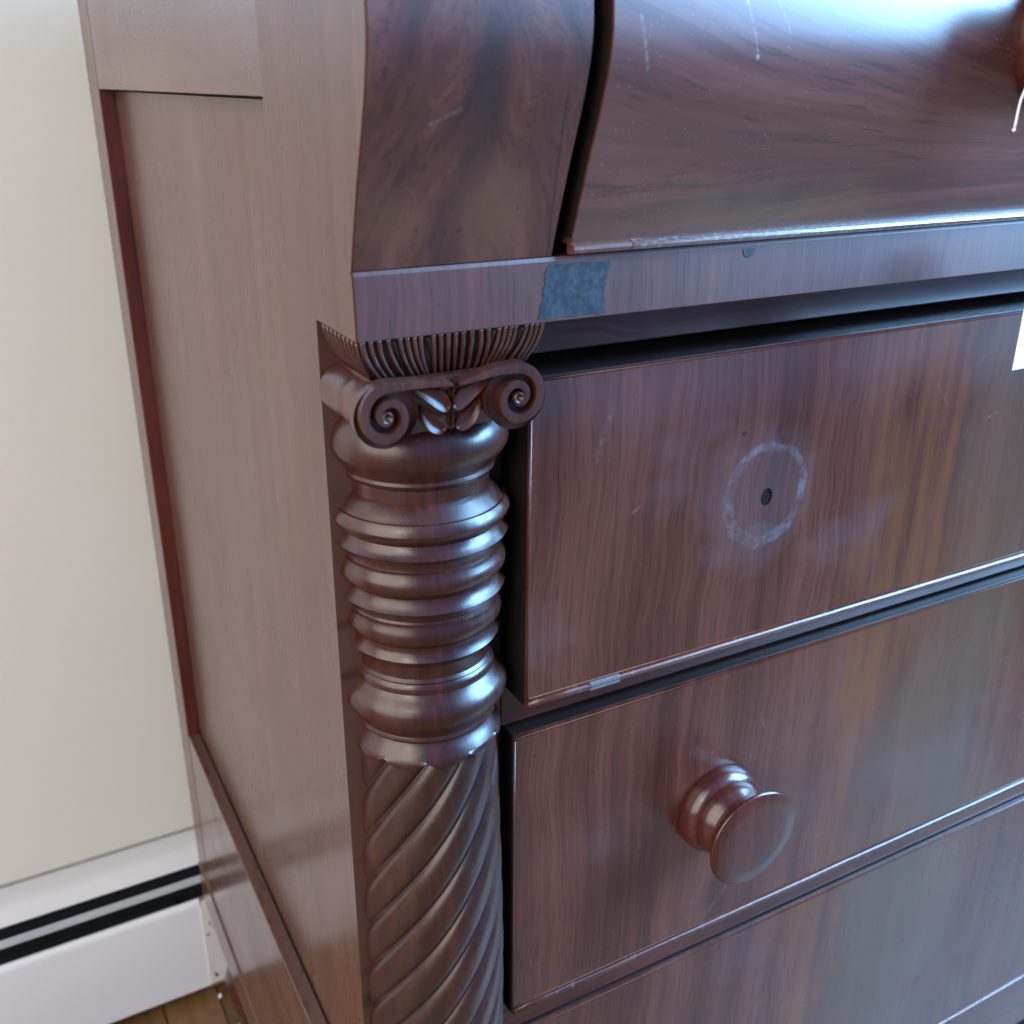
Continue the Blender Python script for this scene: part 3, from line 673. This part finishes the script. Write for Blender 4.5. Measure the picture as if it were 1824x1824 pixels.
for u in (0.06, 0.17, 0.28, 0.39, 0.50, 0.61, 0.72, 0.83, 0.94):
    pts = []
    for j in range(9):
        t = j/8; z = 0.0003-0.0152*t; i_ = inset(z)
        pts.append((ax0+i_-0.0001, -0.0015+(ay0+i_+0.0015)*u, z))
    tube('rib', pts, 0.00075, wood_carve, cap, 8)

# core block between the scrolls
CY = -0.0385
extrude_x('capital_core', [(CY, -0.0148), (CY-0.0003, -0.022), (CY+0.0015, -0.030), (CY+0.0050, -0.0365), (-0.001, -0.0365), (-0.001, -0.0148)], [0.0070, 0.0650], wood_carve, cap, False)

def ribbon(name, pts, widths, ytop, ybot, mat, parent, crown=0.0005):
    """a raised band following (x,z) points; rounded top"""
    v = []; f = []; P = [Vector(p) for p in pts]; n = len(P)
    sec = [(-1.0, 1.0), (-0.99, 0.12), (-0.90, 0.015), (0.0, 0.0), (0.90, 0.015), (0.99, 0.12), (1.0, 1.0)]
    for i, p in enumerate(P):
        d = (P[min(i+1, n-1)]-P[max(i-1, 0)]).normalized(); nn = Vector((-d.y, d.x))
        yt = ytop(i/(n-1)) if callable(ytop) else ytop
        for s_, h in sec:
            q = p+nn*widths[i]*s_; v.append((q.x, yt+(ybot-yt)*h, q.y))
    m = len(sec)
    for i in range(n-1):
        for j in range(m-1): f.append((i*m+j, i*m+j+1, (i+1)*m+j+1, (i+1)*m+j))
    f.append(tuple(range(m))); f.append(tuple((n-1)*m+j for j in range(m)))
    o = mesh(name, v, f, mat, parent, True); auto_smooth(o, 50); return o

def volute(cx, cz, sgn, rx, yf):
    # bolster running back to the chest
    lathe('bolster', [(yf+0.0045, 0.0), (yf+0.0045, rx*0.985), (yf+0.0022, rx*0.99), (yf+0.0060, rx*0.985), (yf+0.0105, rx*0.90), (yf+0.0165, rx*0.80), (yf+0.0215, rx*0.765), (yf+0.0222, rx*0.795), (yf+0.0235, rx*0.795), (yf+0.0242, rx*0.765),
                      (yf+0.0300, rx*0.78), (yf+0.0370, rx*0.82), (-0.0008, rx*0.84), (-0.0008, 0.0)], (cx, cz), 'Y', wood_carve, cap, 64, sharp=38)
    # spiral band
    pts = []; wd = []; turns = 1.62; N = 130
    for i in range(N+1):
        t = i/N; a = math.pi/2-2*math.pi*turns*t
        ro = rx*(1-0.50*turns*t); w_ = rx*(0.165-0.075*t); r = max(ro-w_, rx*0.10)
        pts.append((cx+sgn*r*math.cos(a), cz+r*math.sin(a)*1.05)); wd.append(w_)
    # lead-in: sweeps from the middle of the capital over the top of the scroll
    mid = 0.0350
    lead = spline([(mid+sgn*0.0012, -0.0168), (mid+sgn*0.0070, -0.0158), (cx-sgn*0.0085, pts[0][1]-0.0002), pts[0]], 8)[:-1]
    lw = [0.0006+(wd[0]-0.0006)*(i/len(lead))**0.8 for i in range(len(lead))]
    P = [tuple(p) for p in lead]+pts; Wd = lw+wd
    ribbon('scroll_band', P, Wd, lambda t: yf-0.0004*math.sin(t*3.1), yf+0.0060, wood_carve, cap)
    lathe('scroll_eye', [(yf+0.004, 0.0024), (yf+0.0002, 0.0023), (yf-0.0003, 0.0018), (yf+0.0003, 0.0010), (yf+0.0012, 0.0004), (yf+0.0013, 0.0)], (cx+sgn*0.0003, cz-0.0002), 'Y', wood_carve, cap, 24, sharp=60)
VY = -0.0446
volute(0.0088, -0.0254, -1, 0.0121, VY)
volute(0.0603, -0.0250, 1, 0.0127, VY)

def petal(a, b, wmax, belly, bend, y, depth=0.0014):
    """hollow leaf with a raised rim from point a (round end) to b (tip), in x,z"""
    v = []; f = []; n = 22; a = Vector(a); b = Vector(b); d = b-a; nn = Vector((-d.y, d.x)).normalized()
    sec = [(-1.0, 0.0024), (-0.96, 0.0002), (-0.86, -0.0005), (-0.70, -0.0001), (-0.35, 0.0009), (0.0, 0.0012), (0.35, 0.0009), (0.70, -0.0001), (0.86, -0.0005), (0.96, 0.0002), (1.0, 0.0024)]
    for i in range(n+1):
        t = i/n
        w_ = wmax*(math.sin(math.pi*min(1.0, t**belly))**0.75)*(1 if t < 1 else 0)+0.00008
        c_ = a+d*t+nn*bend*math.sin(math.pi*t)
        for s_, h in sec:
            q = c_+nn*w_*s_; v.append((q.x, y+h*min(1.0, w_/0.0012), q.y))
    m = len(sec)
    for i in range(n):
        for j in range(m-1): f.append((i*m+j, i*m+j+1, (i+1)*m+j+1, (i+1)*m+j))
    o = mesh('leaf', v, f, wood_leaf, cap, True); auto_smooth(o, 60); return o
mid = 0.0350
for s_ in (-1, 1):
    petal((mid+s_*0.0006, -0.0178), (mid+s_*0.0190, -0.0152), 0.0019, 0.55, s_*0.0004, CY-0.0026)
    petal((mid+s_*0.0008, -0.0268), (mid+s_*0.0150, -0.0182), 0.0033, 0.62, s_*0.0012, CY-0.0022)
    petal((mid+s_*0.0025, -0.0352), (mid+s_*0.0118, -0.0250), 0.0031, 0.62, -s_*0.0012, CY-0.0012)
petal((mid, -0.0222), (mid, -0.0160), 0.0009, 0.9, 0, CY-0.0024)
petal((mid, -0.0350), (mid, -0.0268), 0.0010, 0.9, 0, CY-0.0012)

# ------------------------------------------------------------------ feet
FP = [(FLOOR, 0.030), (FLOOR+0.008, 0.034), (FLOOR+0.020, 0.030), (FLOOR+0.030, 0.024), (FLOOR+0.055, 0.040), (FLOOR+0.085, 0.044), (FLOOR+0.110, 0.036), (FLOOR+0.118, 0.030), (FLOOR+0.126, 0.038), (FLOOR+0.140, 0.040), (ZB-0.0015, 0.040)]
for fx, fy in ((0.045, 0.040), (CW-0.045, 0.040), (0.045, CD-0.060), (CW-0.045, CD-0.060)):
    lathe('foot', FP, (fx, fy), 'Z', wood_turn, chest, 40, sharp=45)

# ------------------------------------------------------------------ price tag hung on the curved drawer's knob
TY = -0.0780
tagp = empty('paper_tag', (0.31, TY, -0.03), 'white paper tag hanging on a string from the curved top drawer knob', 'tag')
tx = 0.2938
v = [(tx+0.0005, TY, -0.0350), (tx+0.034, TY, -0.0345), (tx+0.034, TY, 0.0160), (tx+0.028, TY, 0.0220), (tx+0.006, TY, 0.0220), (tx, TY, 0.0160)]
mesh('card', v+[(a, b+0.0004, c_) for a, b, c_ in v], [tuple(range(6)), tuple(range(6, 12))]+[(i, (i+1) % 6, 6+(i+1) % 6, 6+i) for i in range(6)], card_m, tagp)
kx, kz = kn0; KY = -0.0845
loop = [(kx+0.0198*math.cos(a), KY, kz+0.0198*math.sin(a)) for a in [R(-80+320*i/24) for i in range(25)]]
tube('string', spline([(tx+0.017, TY-0.0006, 0.0175), (kx+0.013, -0.083, 0.055)]+[loop[0]], 6)[:-1]+[Vector(p) for p in loop]+[Vector((tx+0.019, TY-0.0006, 0.0175))], 0.0005, string_m, tagp, 8)
tube('string', [Vector(p) for p in spline([(kx-0.010, -0.0835, 0.0850), (0.2720, -0.0790, 0.0850), (0.2664, -0.0780, 0.0790), (0.2650, -0.0780, 0.0665)], 6)], 0.0006, string_m, tagp, 8)
lathe('string_knot', [(-0.0788, 0.0), (-0.0785, 0.0006), (-0.0780, 0.0009), (-0.0774, 0.0006), (-0.0771, 0.0)], (0.2649, 0.0662), 'Y', string_m, tagp, 12)

# ------------------------------------------------------------------ flakes of paint on the floor by the heater
for i, (px, py, s_, lb) in enumerate(((0.0176, 0.4940, 0.0052, 'largest white paint flake on the floor beside the chest'),
                                      (0.0035, 0.5240, 0.0040, 'small paint flake on the floor nearest the heater end'),
                                      (0.0120, 0.4760, 0.0022, 'tiny paint crumb on the floor close to the chest bottom'))):
    pts = [(px+s_*math.cos(a)*random.uniform(0.5, 0.9), py+s_*math.sin(a)*random.uniform(0.5, 0.9)) for a in [R(72*j+20*i) for j in range(5)]]
    zf = FLOOR+0.0008
    o = mesh('paint_flake', [(a-px, b-py, random.uniform(0, 0.0006)) for a, b in pts]+[(a-px, b-py, 0.0016+random.uniform(0, 0.0012)) for a, b in pts],
             [tuple(range(5)), tuple(range(5, 10))]+[(j, (j+1) % 5, 5+(j+1) % 5, 5+j) for j in range(5)], flake_m)
    o.location = (px, py, zf); tag(o, lb, 'paint flake'); o['group'] = 'paint flakes on the floor'
